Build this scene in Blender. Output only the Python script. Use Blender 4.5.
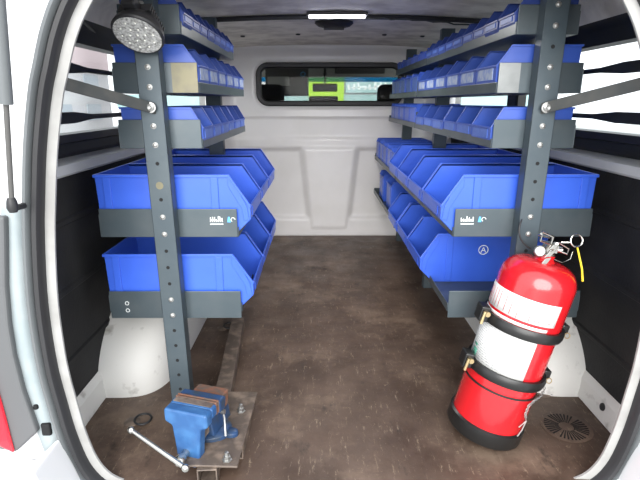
import bpy, bmesh, math, random
from mathutils import Vector, Matrix
for o in list(bpy.data.objects): bpy.data.objects.remove(o)
SC = bpy.context.scene
COL = SC.collection
R = math.radians
# ---------------------------------------------------------------- camera
cd = bpy.data.cameras.new('camera'); cam = bpy.data.objects.new('camera', cd); COL.objects.link(cam)
cd.sensor_width = 36; cd.lens = 490/640*36; cd.clip_start = .02; cd.clip_end = 300
cam.location = (0, 0, 1.0); cam.rotation_euler = (R(90-15.7), 0, R(-.23))
SC.camera = cam
# ---------------------------------------------------------------- world, exposure
w = bpy.data.worlds.new('sky'); SC.world = w; w.use_nodes = True
bg = w.node_tree.nodes['Background']
bg.inputs[0].default_value = (.93, .965, 1, 1); bg.inputs[1].default_value = 1.2
SC.view_settings.view_transform = 'Standard'; SC.view_settings.look = 'None'
SC.view_settings.exposure = 1.15; SC.view_settings.gamma = 1; SC.view_settings.use_curve_mapping = False
sd = bpy.data.lights.new('sun', 'SUN'); sd.energy = 2.3; sd.angle = R(52); sd.color = (1, .98, .95)
so = bpy.data.objects.new('sun', sd); COL.objects.link(so); so.rotation_euler = (R(73), 0, R(-4))

# ---------------------------------------------------------------- materials
def mat(name, col, rough=.5, metal=0, emit=None, estr=0, noise=None, scale=8, bump=0, bscale=60, detail=4, stretch=(1,1,1), lo=.4, hi=.65, coat=0, spec=.5):
    m = bpy.data.materials.new(name); m.use_nodes = True
    nt = m.node_tree; b = nt.nodes['Principled BSDF']
    b.inputs['Base Color'].default_value = (*col, 1); b.inputs['Roughness'].default_value = rough
    b.inputs['Metallic'].default_value = metal; b.inputs['Specular IOR Level'].default_value = spec
    if coat: b.inputs['Coat Weight'].default_value = coat
    if emit: b.inputs['Emission Color'].default_value = (*emit, 1); b.inputs['Emission Strength'].default_value = estr
    tc = nt.nodes.new('ShaderNodeTexCoord'); mp = nt.nodes.new('ShaderNodeMapping')
    nt.links.new(tc.outputs['Object'], mp.inputs[0]); mp.inputs['Scale'].default_value = stretch
    if noise:
        n = nt.nodes.new('ShaderNodeTexNoise'); n.inputs['Scale'].default_value = scale; n.inputs['Detail'].default_value = detail
        nt.links.new(mp.outputs[0], n.inputs[0])
        r = nt.nodes.new('ShaderNodeValToRGB'); r.color_ramp.elements[0].position = lo; r.color_ramp.elements[1].position = hi
        r.color_ramp.elements[0].color = (*col, 1); r.color_ramp.elements[1].color = (*noise, 1)
        nt.links.new(n.outputs[0], r.inputs[0]); nt.links.new(r.outputs[0], b.inputs['Base Color'])
    if bump:
        n2 = nt.nodes.new('ShaderNodeTexNoise'); n2.inputs['Scale'].default_value = bscale; n2.inputs['Detail'].default_value = 3
        nt.links.new(mp.outputs[0], n2.inputs[0]); bp = nt.nodes.new('ShaderNodeBump'); bp.inputs['Strength'].default_value = bump
        bp.inputs['Distance'].default_value = .003
        nt.links.new(n2.outputs[0], bp.inputs['Height']); nt.links.new(bp.outputs[0], b.inputs['Normal'])
    return m
def glass(name, tint=(1,1,1), gloss=.08):
    m = bpy.data.materials.new(name); m.use_nodes = True; nt = m.node_tree
    for n in list(nt.nodes): nt.nodes.remove(n)
    o = nt.nodes.new('ShaderNodeOutputMaterial'); mx = nt.nodes.new('ShaderNodeMixShader')
    t = nt.nodes.new('ShaderNodeBsdfTransparent'); g = nt.nodes.new('ShaderNodeBsdfGlossy'); g.inputs['Roughness'].default_value = .02
    t.inputs[0].default_value = (*tint, 1); mx.inputs[0].default_value = gloss
    nt.links.new(t.outputs[0], mx.inputs[1]); nt.links.new(g.outputs[0], mx.inputs[2]); nt.links.new(mx.outputs[0], o.inputs[0])
    return m
def floor_mat():
    m = bpy.data.materials.new('worn_plywood'); m.use_nodes = True; nt = m.node_tree; b = nt.nodes['Principled BSDF']
    N = nt.nodes.new; L = nt.links.new
    tc = N('ShaderNodeTexCoord')
    def noise(scale, det, st=(1,1,1), rough=.6):
        mp = N('ShaderNodeMapping'); mp.inputs['Scale'].default_value = st; L(tc.outputs['Object'], mp.inputs[0])
        n = N('ShaderNodeTexNoise'); n.inputs['Scale'].default_value = scale; n.inputs['Detail'].default_value = det; n.inputs['Roughness'].default_value = rough
        L(mp.outputs[0], n.inputs[0]); return n.outputs[0]
    def ramp(src, p0, p1, c0=(0,0,0), c1=(1,1,1)):
        r = N('ShaderNodeValToRGB'); r.color_ramp.elements[0].position = p0; r.color_ramp.elements[1].position = p1
        r.color_ramp.elements[0].color = (*c0, 1); r.color_ramp.elements[1].color = (*c1, 1); L(src, r.inputs[0]); return r.outputs[0]
    def mix(f, a, c):
        x = N('ShaderNodeMix'); x.data_type = 'RGBA'; L(f, x.inputs[0])
        for s, v in ((6, a), (7, c)):
            if isinstance(v, tuple): x.inputs[s].default_value = (*v, 1)
            else: L(v, x.inputs[s])
        return x.outputs[2]
    base = ramp(noise(5, 6), .35, .7, (.060, .036, .025), (.125, .082, .060))
    wear = ramp(noise(2.6, 8, (1, 1, 1), .7), .52, .66)
    c = mix(wear, base, (.18, .125, .090))
    scr = ramp(noise(52, 8, (1.3, .22, 1), .85), .57, .68)          # short light scuffs
    c = mix(scr, c, (.36, .28, .20))
    scr2 = ramp(noise(34, 7, (.8, .9, 1), .85), .60, .68)
    c = mix(scr2, c, (.30, .23, .165))
    drk = ramp(noise(9, 5, (1.2, .6, 1), .7), .60, .72)
    c = mix(drk, c, (.032, .023, .018))
    L(c, b.inputs['Base Color'])
    L(ramp(noise(6, 4), .3, .7, (.38,)*3, (.62,)*3), b.inputs['Roughness'])
    bp = N('ShaderNodeBump'); bp.inputs['Strength'].default_value = .35; bp.inputs['Distance'].default_value = .003
    L(noise(45, 5), bp.inputs['Height']); L(bp.outputs[0], b.inputs['Normal'])
    return m
M = dict(
    white=mat('white_paint', (.66,.66,.67), .35, coat=.3),
    bulk=mat('bulkhead_paint', (.80,.78,.78), .38, noise=(.74,.72,.71), scale=3, coat=.2),
    bulkflange=mat('flange_paint', (.34,.335,.325), .5, noise=(.28,.275,.265), scale=14),
    paleblue=mat('pillar_paint', (.27,.315,.33), .5, noise=(.33,.37,.38), scale=9),
    arch=mat('scuffed_white', (.72,.71,.68), .6, noise=(.30,.28,.25), scale=17, detail=10, lo=.60, hi=.78, bump=.2),
    black=mat('black_lining', (.010,.010,.011), .75, noise=(.022,.021,.021), scale=6, bump=.3, bscale=120),
    rubber=mat('black_rubber', (.020,.020,.022), .5),
    rubberg=mat('grey_rubber', (.125,.135,.14), .45),
    darkband=mat('dark_trim', (.012,.012,.013), .5),
    head=mat('headliner', (.82,.78,.71), .85, noise=(.58,.54,.49), scale=9, detail=8, bump=.4, bscale=90),
    floor=floor_mat(),
    steel=mat('slate_steel', (.056,.076,.090), .40, metal=.25, noise=(.070,.090,.102), scale=11, bump=.05),
    shelf=mat('shelf_steel', (.062,.082,.094), .36, metal=.3, noise=(.082,.100,.110), scale=9, bump=.04),
    greyshine=mat('grey_shine', (.21,.22,.22), .35, metal=.45, noise=(.16,.17,.17), scale=14),  # lighter grey that paints the shine on the right tray end
    tan=mat('tan_shine_sticker', (.17,.155,.095), .4, metal=.3, noise=(.13,.12,.085), scale=18),  # tan that paints the shine on the left tray end; also the post sticker
    zinc=mat('zinc_bolt', (.36,.36,.35), .35, metal=.8),
    chrome=mat('chrome', (.50,.49,.46), .22, metal=.95),
    hole=mat('hole_dark', (.004,.004,.005), .8),
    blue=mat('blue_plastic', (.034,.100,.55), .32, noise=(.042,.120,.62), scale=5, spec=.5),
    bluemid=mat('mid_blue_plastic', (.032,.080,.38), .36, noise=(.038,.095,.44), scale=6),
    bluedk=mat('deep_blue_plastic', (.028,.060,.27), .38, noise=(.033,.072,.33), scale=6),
    label=mat('card_label', (.34,.40,.52), .6, noise=(.18,.25,.50), scale=60), bluelab=mat('blue_label_slot', (.085,.16,.50), .4, noise=(.06,.13,.46), scale=60),
    vise=mat('blue_enamel', (.022,.085,.23), .4, noise=(.040,.13,.30), scale=22, bump=.15),
    visedk=mat('greasy_blue_enamel', (.02,.055,.14), .4, noise=(.035,.05,.07), scale=30, bump=.2),
    rust=mat('rusty_steel', (.20,.085,.05), .75, noise=(.11,.085,.07), scale=40, detail=8, bump=.4),
    rustbar=mat('worn_steel', (.12,.092,.075), .55, metal=.2, noise=(.27,.205,.16), scale=26, detail=8, bump=.3, lo=.45, hi=.7),
    grey=mat('grey_housing', (.10,.103,.107), .6),
    redlens=mat('red_lens', (.75,.012,.03), .15, coat=.6),
    red=mat('red_paint', (.60,.012,.018), .24, noise=(.54,.011,.016), scale=8, coat=.6),
    blackband=mat('black_band', (.012,.012,.012), .35),
    paper=mat('white_label', (.78,.78,.76), .5),
    redink=mat('red_ink', (.55,.06,.07), .6), greyink=mat('grey_ink', (.35,.35,.36), .6), greenink=mat('green_ink', (.06,.30,.20), .6),
    brass=mat('brass', (.62,.48,.26), .3, metal=.9),
    yellow=mat('yellow_strap', (.85,.62,.03), .5),
    whitemark=mat('white_print', (.85,.88,.88), .5), bluemark=mat('blue_print', (.10,.40,.80), .5),
    lens=mat('led_reflector', (.66,.66,.64), .3, metal=.1, noise=(.22,.22,.21), scale=120),
    led=mat('led_chip', (.85,.85,.78), .3),
    barm=mat('grey_flat_bar', (.065,.070,.070), .5, metal=.3, noise=(.09,.09,.085), scale=20),
    lamp=mat('lit_diffuser', (.9,.9,.95), .4, emit=(.86,.88,1), estr=4),
    seat=mat('seat_fabric', (.012,.012,.013), .8),
    visor=mat('visor_grey', (.085,.083,.08), .8), beige=mat('beige_trim', (.36,.36,.34), .8),
    glass=glass('window_glass', (.93,.95,.95), .05), glassdk=glass('bulkhead_glass', (.66,.67,.66), .005),
    tint=glass('tinted_band', (.12,.42,.62), .04),
    asphalt=mat('pale_asphalt', (.42,.42,.41), .85, noise=(.36,.36,.355), scale=3),
    wallw=mat('pale_render', (.60,.59,.60), .8), pink=mat('pink_render', (.66,.54,.55), .8), glassb=mat('facade_glass', (.42,.46,.50), .4),
    lime=mat('lime_panel', (.36,.62,.02), .6), cyan=mat('pale_cyan', (.34,.50,.50), .6),
)
# ---------------------------------------------------------------- mesh helpers
def build(name, bm, m, parent=None, smooth=False, loc=None):
    bmesh.ops.recalc_face_normals(bm, faces=bm.faces)
    me = bpy.data.meshes.new(name); bm.to_mesh(me); bm.free()
    ms = m if isinstance(m, (list, tuple)) else [m]
    for k in ms: me.materials.append(k)
    o = bpy.data.objects.new(name, me); COL.objects.link(o)
    if parent: o.parent = parent
    if loc: o.location = loc
    if smooth:
        for p in me.polygons: p.use_smooth = True
        try:
            me.set_sharp_from_angle(angle=R(40))
        except Exception: pass
    return o
def bv(o, wd=.002, seg=2):
    md = o.modifiers.new('bevel', 'BEVEL'); md.width = wd; md.segments = seg; md.limit_method = 'ANGLE'; md.angle_limit = R(35); return o
def box(bm, x0, x1, y0, y1, z0, z1, mt=None, mi=0):
    vs = [bm.verts.new((x, y, z)) for x in (x0, x1) for y in (y0, y1) for z in (z0, z1)]
    if mt is not None:
        for v in vs: v.co = mt @ v.co
    for f in ((0,1,3,2),(4,6,7,5),(0,4,5,1),(2,3,7,6),(0,2,6,4),(1,5,7,3)):
        fc = bm.faces.new([vs[i] for i in f]); fc.material_index = mi
    return bm
def prism(bm, pts, a0, a1, axis='y', mt=None, mi=0):
    """pts 2D polygon; extruded along axis (y: pts are x,z ; x: pts are y,z ; z: pts are x,y)"""
    def P(p, a):
        v = (p[0], a, p[1]) if axis == 'y' else (a, p[0], p[1]) if axis == 'x' else (p[0], p[1], a)
        v = Vector(v); return mt @ v if mt is not None else v
    A = [bm.verts.new(P(p, a0)) for p in pts]; B = [bm.verts.new(P(p, a1)) for p in pts]; n = len(pts)
    fs = [bm.faces.new(A), bm.faces.new(B[::-1])]
    for i in range(n): fs.append(bm.faces.new((A[i], B[i], B[(i+1) % n], A[(i+1) % n])))
    for f in fs: f.material_index = mi
    return bm
def frame_from(d):
    d = d.normalized(); u = Vector((0,0,1)) if abs(d.z) < .9 else Vector((1,0,0))
    a = d.cross(u).normalized(); return a, a.cross(d).normalized()
def tube(bm, pts, r, n=10, caps=True, closed=False):
    pts = [Vector(p) for p in pts]; rings = []; N = len(pts)
    for i, p in enumerate(pts):
        if closed: d = pts[(i+1) % N] - pts[i-1]
        else: d = pts[min(i+1, N-1)] - pts[max(i-1, 0)]
        a, b = frame_from(d)
        if i and rings:   # keep the frame from flipping
            pa = prev - d.normalized() * prev.dot(d.normalized())
            if pa.length > 1e-6: a = pa.normalized(); b = a.cross(d.normalized())
        prev = a
        rr = r[i] if isinstance(r, (list, tuple)) else r
        rings.append([bm.verts.new(p + a*math.cos(t)*rr + b*math.sin(t)*rr) for t in [2*math.pi*k/n for k in range(n)]])
    for i in range(N if closed else N-1):
        A, B = rings[i], rings[(i+1) % N]
        for k in range(n): bm.faces.new((A[k], A[(k+1) % n], B[(k+1) % n], B[k]))
    if caps and not closed: bm.faces.new(rings[0]); bm.faces.new(rings[-1][::-1])
    return bm
def lathe(bm, prof, n=32, mt=None, a0=0, a1=2*math.pi, mi=0, cap=True):
    """prof: (radius, height) pairs turned around z"""
    full = abs(a1-a0-2*math.pi) < 1e-6; cols = n if full else n+1; rings = []
    for r, z in prof:
        ring = []
        for k in range(cols):
            t = a0 + (a1-a0)*k/n; v = Vector((r*math.cos(t), r*math.sin(t), z))
            ring.append(bm.verts.new(mt @ v if mt is not None else v))
        rings.append(ring)
    for i in range(len(prof)-1):
        for k in range(n):
            k2 = (k+1) % cols
            f = bm.faces.new((rings[i][k], rings[i][k2], rings[i+1][k2], rings[i+1][k])); f.material_index = mi
    if full and cap:
        if prof[0][0] > 1e-5: bm.faces.new(rings[0][::-1]).material_index = mi
        if prof[-1][0] > 1e-5: bm.faces.new(rings[-1]).material_index = mi
    bmesh.ops.remove_doubles(bm, verts=[v for rg in rings for v in rg], dist=1e-6)
    return bm
def T(loc, rot=(0,0,0)):
    from mathutils import Euler
    return Matrix.Translation(loc) @ Euler(rot).to_matrix().to_4x4()
def NB(): return bmesh.new()
def thing(name, label, cat, loc=(0,0,0), rot=(0,0,0), group=None):
    o = bpy.data.objects.new(name, None); COL.objects.link(o); o.location = loc; o.rotation_euler = rot
    o.empty_display_size = .05
    return tag(o, label, cat, group)
def tag(o, label, cat, group=None):
    o['label'] = label; o['category'] = cat
    if group: o['group'] = group
    return o
def struct(o): o['kind'] = 'structure'; return o

C = .085                    # centre line of the van
WL, WR = C-.855, C+.855     # side walls
YR, YB = 1.12, 3.68         # rear opening, bulkhead
# ================================================================ THE VAN'S SHELL
bm = NB(); box(bm, WL-.05, WR+.05, YR-.02, YB+.02, -.03, 0)
struct(build('floor', bm, M['floor']))
# strip of sill at the opening
bm = NB(); box(bm, WL+.1, WR-.1, YR-.035, YR-.015, -.05, .002)
struct(build('trim_1', bm, M['paleblue']))

# side walls: profile (a = distance inwards from the wall plane, z)
def wall(side, name):
    sx = 1 if side == 'left' else -1; X = WL if side == 'left' else WR
    root = bpy.data.objects.new(name, None); COL.objects.link(root); struct(root)
    f = lambda a: X + sx*a
    y0, y1 = YR+.045, YB
    # black lower lining with pressed seams that run the length of the van
    prof = [(0,.0)]
    for zs in (.225, .445, .65):
        prof += [(0,zs-.012),(.006,zs-.006),(.006,zs+.006),(0,zs+.012)]
    prof += [(0,.785),(-.02,.785),(-.02,0)]
    bm = NB(); prism(bm, [(f(a), z) for a, z in prof], y0, y1)
    lin = build('lower_lining', bm, M['black'], root)
    # ledge
    bm = NB(); prism(bm, [(f(a), z) for a, z in [(-.02,.785),(.012,.785),(.018,.792),(.012,.818),(-.035,.832),(-.06,.832),(-.06,.785)]], y0, y1)
    build('ledge', bm, M['white'], root, smooth=True)
    # dark band between ledge and glass
    bm = NB(); prism(bm, [(f(a), z) for a, z in [(-.03,.832),(-.024,.845),(-.03,.872),(-.018,.878),(-.018,.902),(-.05,.905),(-.05,.832)]], y0, y1)
    build('window_sill', bm, M['darkband'], root)
    # above the glass: dark band, then the curve to the headliner
    bm = NB(); prism(bm, [(f(a), z) for a, z in [(-.045,1.18),(-.01,1.185),(-.004,1.23),(.004,1.265),(-.045,1.265)]], y0, y1)
    build('window_header', bm, M['darkband'], root)
    bm = NB(); prism(bm, [(f(a), z) for a, z in [(-.02,1.262),(.006,1.262),(.03,1.31),(.085,1.35),(.19,1.368),(.19,1.39),(-.02,1.39)]], y0, y1)
    build('headliner_curve', bm, M['head'], root, smooth=True)
    # pillars between the panes
    for ya, yb in ((y0, y0+.14), (2.42, 2.56), (YB-.16, YB)):
        bm = NB(); prism(bm, [(f(-.05), ya), (f(-.012), ya), (f(-.006), ya+.02), (f(-.006), yb-.02), (f(-.012), yb), (f(-.05), yb)], .90, 1.19, axis='z')
        build('window_pillar', bm, M['darkband' if ya < 2.5 else 'bulkflange'], root)
    return root
WLO = wall('left', 'wall_left'); WRO = wall('right', 'wall_right')
k = 1
for X in (WL-.045, WR+.045):
    for ya, yb in ((YR+.18, 2.42), (2.56, YB-.16)):
        bm = NB(); box(bm, X-.002, X+.002, ya, yb, .895, 1.19)
        struct(build('window_%d' % k, bm, M['glass'])); k += 1

# ceiling: arched lining with cross seams
bm = NB(); nx, ny = 24, 60; g = []
for j in range(ny+1):
    y = YR + .02 + (YB-YR)*j/ny; row = []
    for i in range(nx+1):
        a = -.70 + 1.40*i/nx
        z = 1.385 - .022*(a/.7)**2
        for ys in (1.75, 3.17):
            z -= .007*math.exp(-((y-ys)/.02)**2)
        for xs in (-.33, .0, .33): z += .004*math.exp(-((a-xs)/.015)**2)
        row.append(bm.verts.new((C+a, y, z)))
    g.append(row)
for j in range(ny):
    for i in range(nx): bm.faces.new((g[j][i], g[j][i+1], g[j+1][i+1], g[j+1][i]))
ceil = struct(build('ceiling', bm, M['head'], smooth=True))
md = ceil.modifiers.new('solid', 'SOLIDIFY'); md.thickness = .012; md.offset = 1
# black roof bow with a cable tucked beside it
bm = NB(); pts = [(C-.70+1.4*i/20, 2.40, 1.372-.022*((i-10)/10)**2) for i in range(21)]
tube(bm, pts, .011, 8)
bow = build('trim_2', bm, M['rubber'], smooth=True); struct(bow)
bm = NB(); pts = [(C-.1+.75*i/24, 2.375+.006*math.sin(i*1.3), 1.362-.022*((i-6)/14)**2+.003*math.sin(i*2.1)) for i in range(25)]
tube(bm, pts, .0035, 6); build('wire', bm, M['barm'], bow, smooth=True)
for xs in (-.52, -.2, .3, .52):
    bm = NB(); lathe(bm, [(.014,0),(.012,-.006),(0,-.008)], 12, T((C+xs, 3.05, 1.382-.022*(xs/.7)**2)))
    build('clip', bm, M['rubber'], ceil)

# bulkhead: pressed sheet with a window
wx0, wx1, wz0, wz1, wr = C-.515, C+.515, .985, 1.26, .075
def rr(x, z):       # signed distance to the rounded window opening
    cx, cz = (wx0+wx1)/2, (wz0+wz1)/2; hx, hz = (wx1-wx0)/2-wr, (wz1-wz0)/2-wr
    dx, dz = abs(x-cx)-hx, abs(z-cz)-hz
    return math.hypot(max(dx,0), max(dz,0)) + min(max(dx,dz),0) - wr
def ss(t): t = max(0, min(1, t)); return t*t*(3-2*t)
def bulk_y(x, z):
    y = 0; a = abs(x-C)
    # two side panels pressed in, leaving a tapering centre rib
    edge = .205 - (.675-z)*.105                  # half width of the rib
    d = min(a-edge, .675-z, z-.135, .66-a)
    y += .024*ss(d/.035+.2)
    # horizontal creases
    y += .010*ss((z-.735)/.02) ; y -= .012*ss((z-.885)/.015)
    y += .016*ss((.035 - rr(x, z))/.03) if z > .9 else 0
    # sides and the top curve round towards the load space
    y -= .16*ss((a-.64)/.20)**2 ; y -= .05*ss((z-1.305)/.07)
    # foot of the centre rib
    dd = min(edge-a, z-.052, .685-z); y -= .010*ss(dd/.022)
    return YB + y
bm = NB(); nx, nz = 150, 120; X0, X1, Z0, Z1 = WL-.01, WR+.01, 0, 1.385; V = {}
for i in range(nx+1):
    for j in range(nz+1):
        x = X0+(X1-X0)*i/nx; z = Z0+(Z1-Z0)*j/nz; V[i,j] = bm.verts.new((x, bulk_y(x,z), z))
for i in range(nx):
    for j in range(nz):
        x = X0+(X1-X0)*(i+.5)/nx; z = Z0+(Z1-Z0)*(j+.5)/nz
        if rr(x, z) > -.012: bm.faces.new((V[i,j], V[i+1,j], V[i+1,j+1], V[i,j+1]))
bmesh.ops.delete(bm, geom=[v for v in bm.verts if not v.link_faces], context='VERTS')
wb = struct(build('wall_back', bm, M['bulk'], smooth=True))
for p in wb.data.polygons: p.use_smooth = True
md = wb.modifiers.new('solid', 'SOLIDIFY'); md.thickness = .004; md.offset = 1
def rrect(x0, x1, z0, z1, r, n=8):
    out = []
    for cx, cz, a in ((x1-r, z1-r, 0), (x0+r, z1-r, 90), (x0+r, z0+r, 180), (x1-r, z0+r, 270)):
        for k in range(n+1): t = R(a+90*k/n); out.append((cx+r*math.cos(t), cz+r*math.sin(t)))
    return out
def ring(bm, sections):   # sections: list of (closed loop of 3D points); joined into a closed tube-like band
    L = [[bm.verts.new(p) for p in s] for s in sections]; n = len(L[0])
    for a in range(len(L)):
        A, B = L[a], L[(a+1) % len(L)]
        for k in range(n): bm.faces.new((A[k], A[(k+1) % n], B[(k+1) % n], B[k]))
wroot = bpy.data.objects.new('window_5', None); COL.objects.link(wroot); struct(wroot)
bm = NB(); ri = lambda e, y: [(x, y, z) for x, z in rrect(wx0-e, wx1+e, wz0-e, wz1+e, wr+e)]
ring(bm, [ri(.012, YB+.02), ri(.012, YB-.006), ri(.004, YB-.014), ri(-.018, YB-.010), ri(-.026, YB+.004), ri(-.026, YB+.02)])
build('rubber_seal', bm, M['rubber'], wroot, smooth=True)
bm = NB(); bm.faces.new([bm.verts.new((x, YB+.012, z)) for x, z in rrect(wx0-.0, wx1+.0, wz0-.0, wz1+.0, wr)])
o = build('pane', bm, M['glassdk'], wroot); md = o.modifiers.new('solid', 'SOLIDIFY'); md.thickness = .004

# wheel arches and kick strips
def arch(side):
    sx = 1 if side == 'left' else -1; X = WL if side == 'left' else WR; par = WLO if side == 'left' else WRO
    bm = NB(); n1, n2 = 40, 18; G = []; e = 4.5
    def sp(v, p): return math.copysign(abs(v)**p, v)
    for i in range(n1+1):
        t = math.pi*i/n1; row = []
        for j in range(n2+1):
            p = math.pi/2*j/n2
            cx = sp(math.sin(p), 2/e); ct = sp(math.cos(p), 2/e)
            yy = 2.0 - .49*math.cos(t)*ct; zz = .32*sp(math.sin(t), .95)*ct
            bul = .006*math.exp(-((zz-.25)/.012)**2)
            row.append(bm.verts.new((X + sx*(.235*cx+bul*(cx>.1)), yy, max(zz, 0))))
        G.append(row)
    for i in range(n1):
        for j in range(n2):
            try: bm.faces.new((G[i][j], G[i+1][j], G[i+1][j+1], G[i][j+1]))
            except ValueError: pass
    bmesh.ops.remove_doubles(bm, verts=bm.verts, dist=1e-5)
    o = build('wheel_arch', bm, M['arch'], par, smooth=True)
    for p in o.data.polygons: p.use_smooth = True
    # strip along the floor that leads to the arch
    bm = NB(); prism(bm, [(X+sx*a, z) for a, z in [(0,0),(.028,0),(.016,.07),(0,.10)]], YR+.05, 1.62)
    o = bv(build('kick_strip', bm, M['arch'], par), .008, 3)
    if side == 'left': return
    bm = NB(); lathe(bm, [(.013,0),(.012,.003),(0,.003)], 16, T((X+sx*.021, 1.375, .052), (0, sx*R(80), 0)))
    build('plug', bm, M['rubber'], par)
arch('left'); arch('right')

# ---------------------------------------------------------------- rear opening: flange, seal, body
half = [(.0,1.305),(.30,1.30),(.44,1.285),(.515,1.25),(.568,1.186),(.601,1.127),(.628,1.057),(.646,1.005),(.673,.896),(.694,.782),(.709,.686),(.725,.528),(.727,.369),(.718,.261),(.704,.15),(.678,.055),(.630,.004),(.54,-.012),(.3,-.014),(0,-.014)]
def catmull(p, n=5):
    out = []
    for i in range(len(p)-1):
        a, b, c, d = p[max(i-1,0)], p[i], p[i+1], p[min(i+2, len(p)-1)]
        for k in range(n):
            t = k/n
            out.append(tuple(.5*((2*b[q]) + (-a[q]+c[q])*t + (2*a[q]-5*b[q]+4*c[q]-d[q])*t*t + (-a[q]+3*b[q]-3*c[q]+d[q])*t**3) for q in (0,1)))
    out.append(p[-1]); return out
hl = catmull(half)
loop = [(C+a, z) for a, z in hl] + [(C-a, z) for a, z in hl[::-1][1:-1]]
def off(d, zd=0):
    n = len(loop); out = []
    for i in range(n):
        a, b = Vector(loop[i-1]), Vector(loop[(i+1) % n]); t = (b-a).normalized(); nn = Vector((t.y, -t.x))
        if nn.dot(Vector(loop[i]) - Vector((C, .6))) < 0: nn = -nn
        out.append((loop[i][0]+nn.x*d, loop[i][1]+nn.y*d))
    return out
P3 = lambda d, y: [(x, y, z) for x, z in off(d)]
def strip(bm, secs, closed=False):
    L = [[bm.verts.new(p) for p in s] for s in secs]; n = len(L[0])
    for a in range(len(L)-1+(1 if closed else 0)):
        A, B = L[a], L[(a+1) % len(L)]
        for k in range(n): bm.faces.new((A[k], A[(k+1) % n], B[(k+1) % n], B[k]))
    return bm
rear = bpy.data.objects.new('wall_rear', None); COL.objects.link(rear); struct(rear)
bm = strip(NB(), [P3(.135, YR+.065), P3(.10, YR+.03), P3(.008, YR+.008), P3(0, YR+.006), P3(0, YR), P3(.03, YR-.004), P3(.03, YR+.004)])
build('flange', bm, M['bulkflange'], rear, smooth=True)
bm = strip(NB(), [P3(.021, YR), P3(.021, YR-.018), P3(.027, YR-.030), P3(.036, YR-.032), P3(.043, YR-.022), P3(.043, YR)], True)
build('rubber_seal', bm, M['rubber'], rear, smooth=True)
bm = strip(NB(), [P3(.043, YR), P3(.043, YR-.024), P3(.050, YR-.034), P3(.059, YR-.030), P3(.064, YR-.016), P3(.064, YR)], True)
build('seal_lip', bm, M['rubberg'], rear, smooth=True)
# painted body round the opening: gutter, step and outer skin
def outer(d, y, ex):
    out = []
    for (x, z), (x1, z1) in zip(off(d), off(d)):
        out.append((C+(x-C)*ex, y, z)); 
    return out
bm = strip(NB(), [P3(.060, YR-.004), P3(.105, YR-.006), P3(.115, YR-.010), P3(.155, YR-.016), P3(.175, YR-.030), P3(.30, YR-.036), P3(.32, YR-.03), P3(.34, YR+.30)])
build('body_skin', bm, M['white'], rear, smooth=True)
for s in (-1, 1):
    # pale strip of pillar beside the lamp housing, with latch holes
    oo = off(.067); o2 = off(.112); n = len(hl)
    idx = [i for i in range(len(loop)) if (loop[i][0]-C)*s > .5 and .10 < loop[i][1] < .77]
    bm = NB(); A = [bm.verts.new((oo[i][0], YR-.011, oo[i][1])) for i in idx]; B = [bm.verts.new((o2[i][0], YR-.017, o2[i][1])) for i in idx]
    for q in range(len(idx)-1):
        if abs(idx[q+1]-idx[q]) == 1: bm.faces.new((A[q], A[q+1], B[q+1], B[q]))
    o = build('pillar_strip', bm, M['paleblue'], rear, smooth=True); md = o.modifiers.new('solid', 'SOLIDIFY'); md.thickness = .003
    for dx, z, wd, hh in ((.795, .178, .012, .018), (.812, .245, .006, .007)):
        bm = NB(); box(bm, C+s*dx-wd, C+s*dx+wd, YR-.024, YR-.010, z-hh, z+hh)
        bv(build('latch_hole', bm, M['hole'], rear), .004, 2)
# bumper corners below
for s in (-1, 1):
    bm = NB(); prism(bm, [(C+s*a, z) for a, z in [(.76,.16),(.83,.09),(1.05,.07),(1.05,-.35),(.60,-.35),(.66,-.04),(.72,.03)]], YR-.16, YR-.02)
    bv(build('bumper_corner', bm, M['white'], rear), .012, 3)

# tail lamp (left) and its twin on the right
LAMP = [(-.696,.75),(-.703,.70),(-.722,.58),(-.731,.482),(-.733,.40),(-.727,.30),(-.710,.180),(-.773,.120),(-.96,.16),(-.96,.75)]
LENS = [(-.786,.335),(-.779,.23),(-.774,.124),(-.812,.150),(-.955,.17),(-.955,.55),(-.84,.46)]
def tail_lamp(s, label):
    t = thing('tail_lamp', label, 'tail light', (-.86, YR-.06, .42))
    mt = T((.86, -(YR-.06), -.42))
    bm = NB(); prism(bm, [(x*1.022, z) for x, z in LAMP], YR-.036, YR-.010, mt=mt)
    bv(build('housing', bm, M['grey'], t), .006, 2)
    bm = NB(); prism(bm, [(x*1.02, z) for x, z in LENS], YR-.046, YR-.034, mt=mt)
    bv(build('red_lens', bm, M['redlens'], t), .005, 2)
tail_lamp(-1, 'red tail light in grey housing at the lower left corner of the van')

# gas strut at the left
st = thing('gas_strut', 'thin grey gas strut of the raised tailgate, left of the opening', 'strut', (-.653, 1.03, .793))
mt = lambda p: Vector(p)-Vector((-.653, 1.03, .793))
import itertools
A0, A1, A2 = Vector((-.585, .993, 1.25)), Vector((-.624, 1.02, .997)), Vector((-.653, 1.03, .793))
bm = NB(); tube(bm, [mt(A0), mt(A1)], .0135, 14); build('cylinder', bm, M['rubberg'], st, smooth=True)
bm = NB(); tube(bm, [mt(A1), mt(A2)], .0055, 10); build('rod', bm, M['visor'], st, smooth=True)
bm = NB(); lathe(bm, [(0,.012),(.008,.011),(.010,.004),(.012,-.010),(.008,-.020),(0,-.021)], 14); tube(bm, [(0,0,-.012),(-.006,.05,-.016)], .007, 8)
build('ball_joint', bm, M['rubber'], st, smooth=True)

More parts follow.
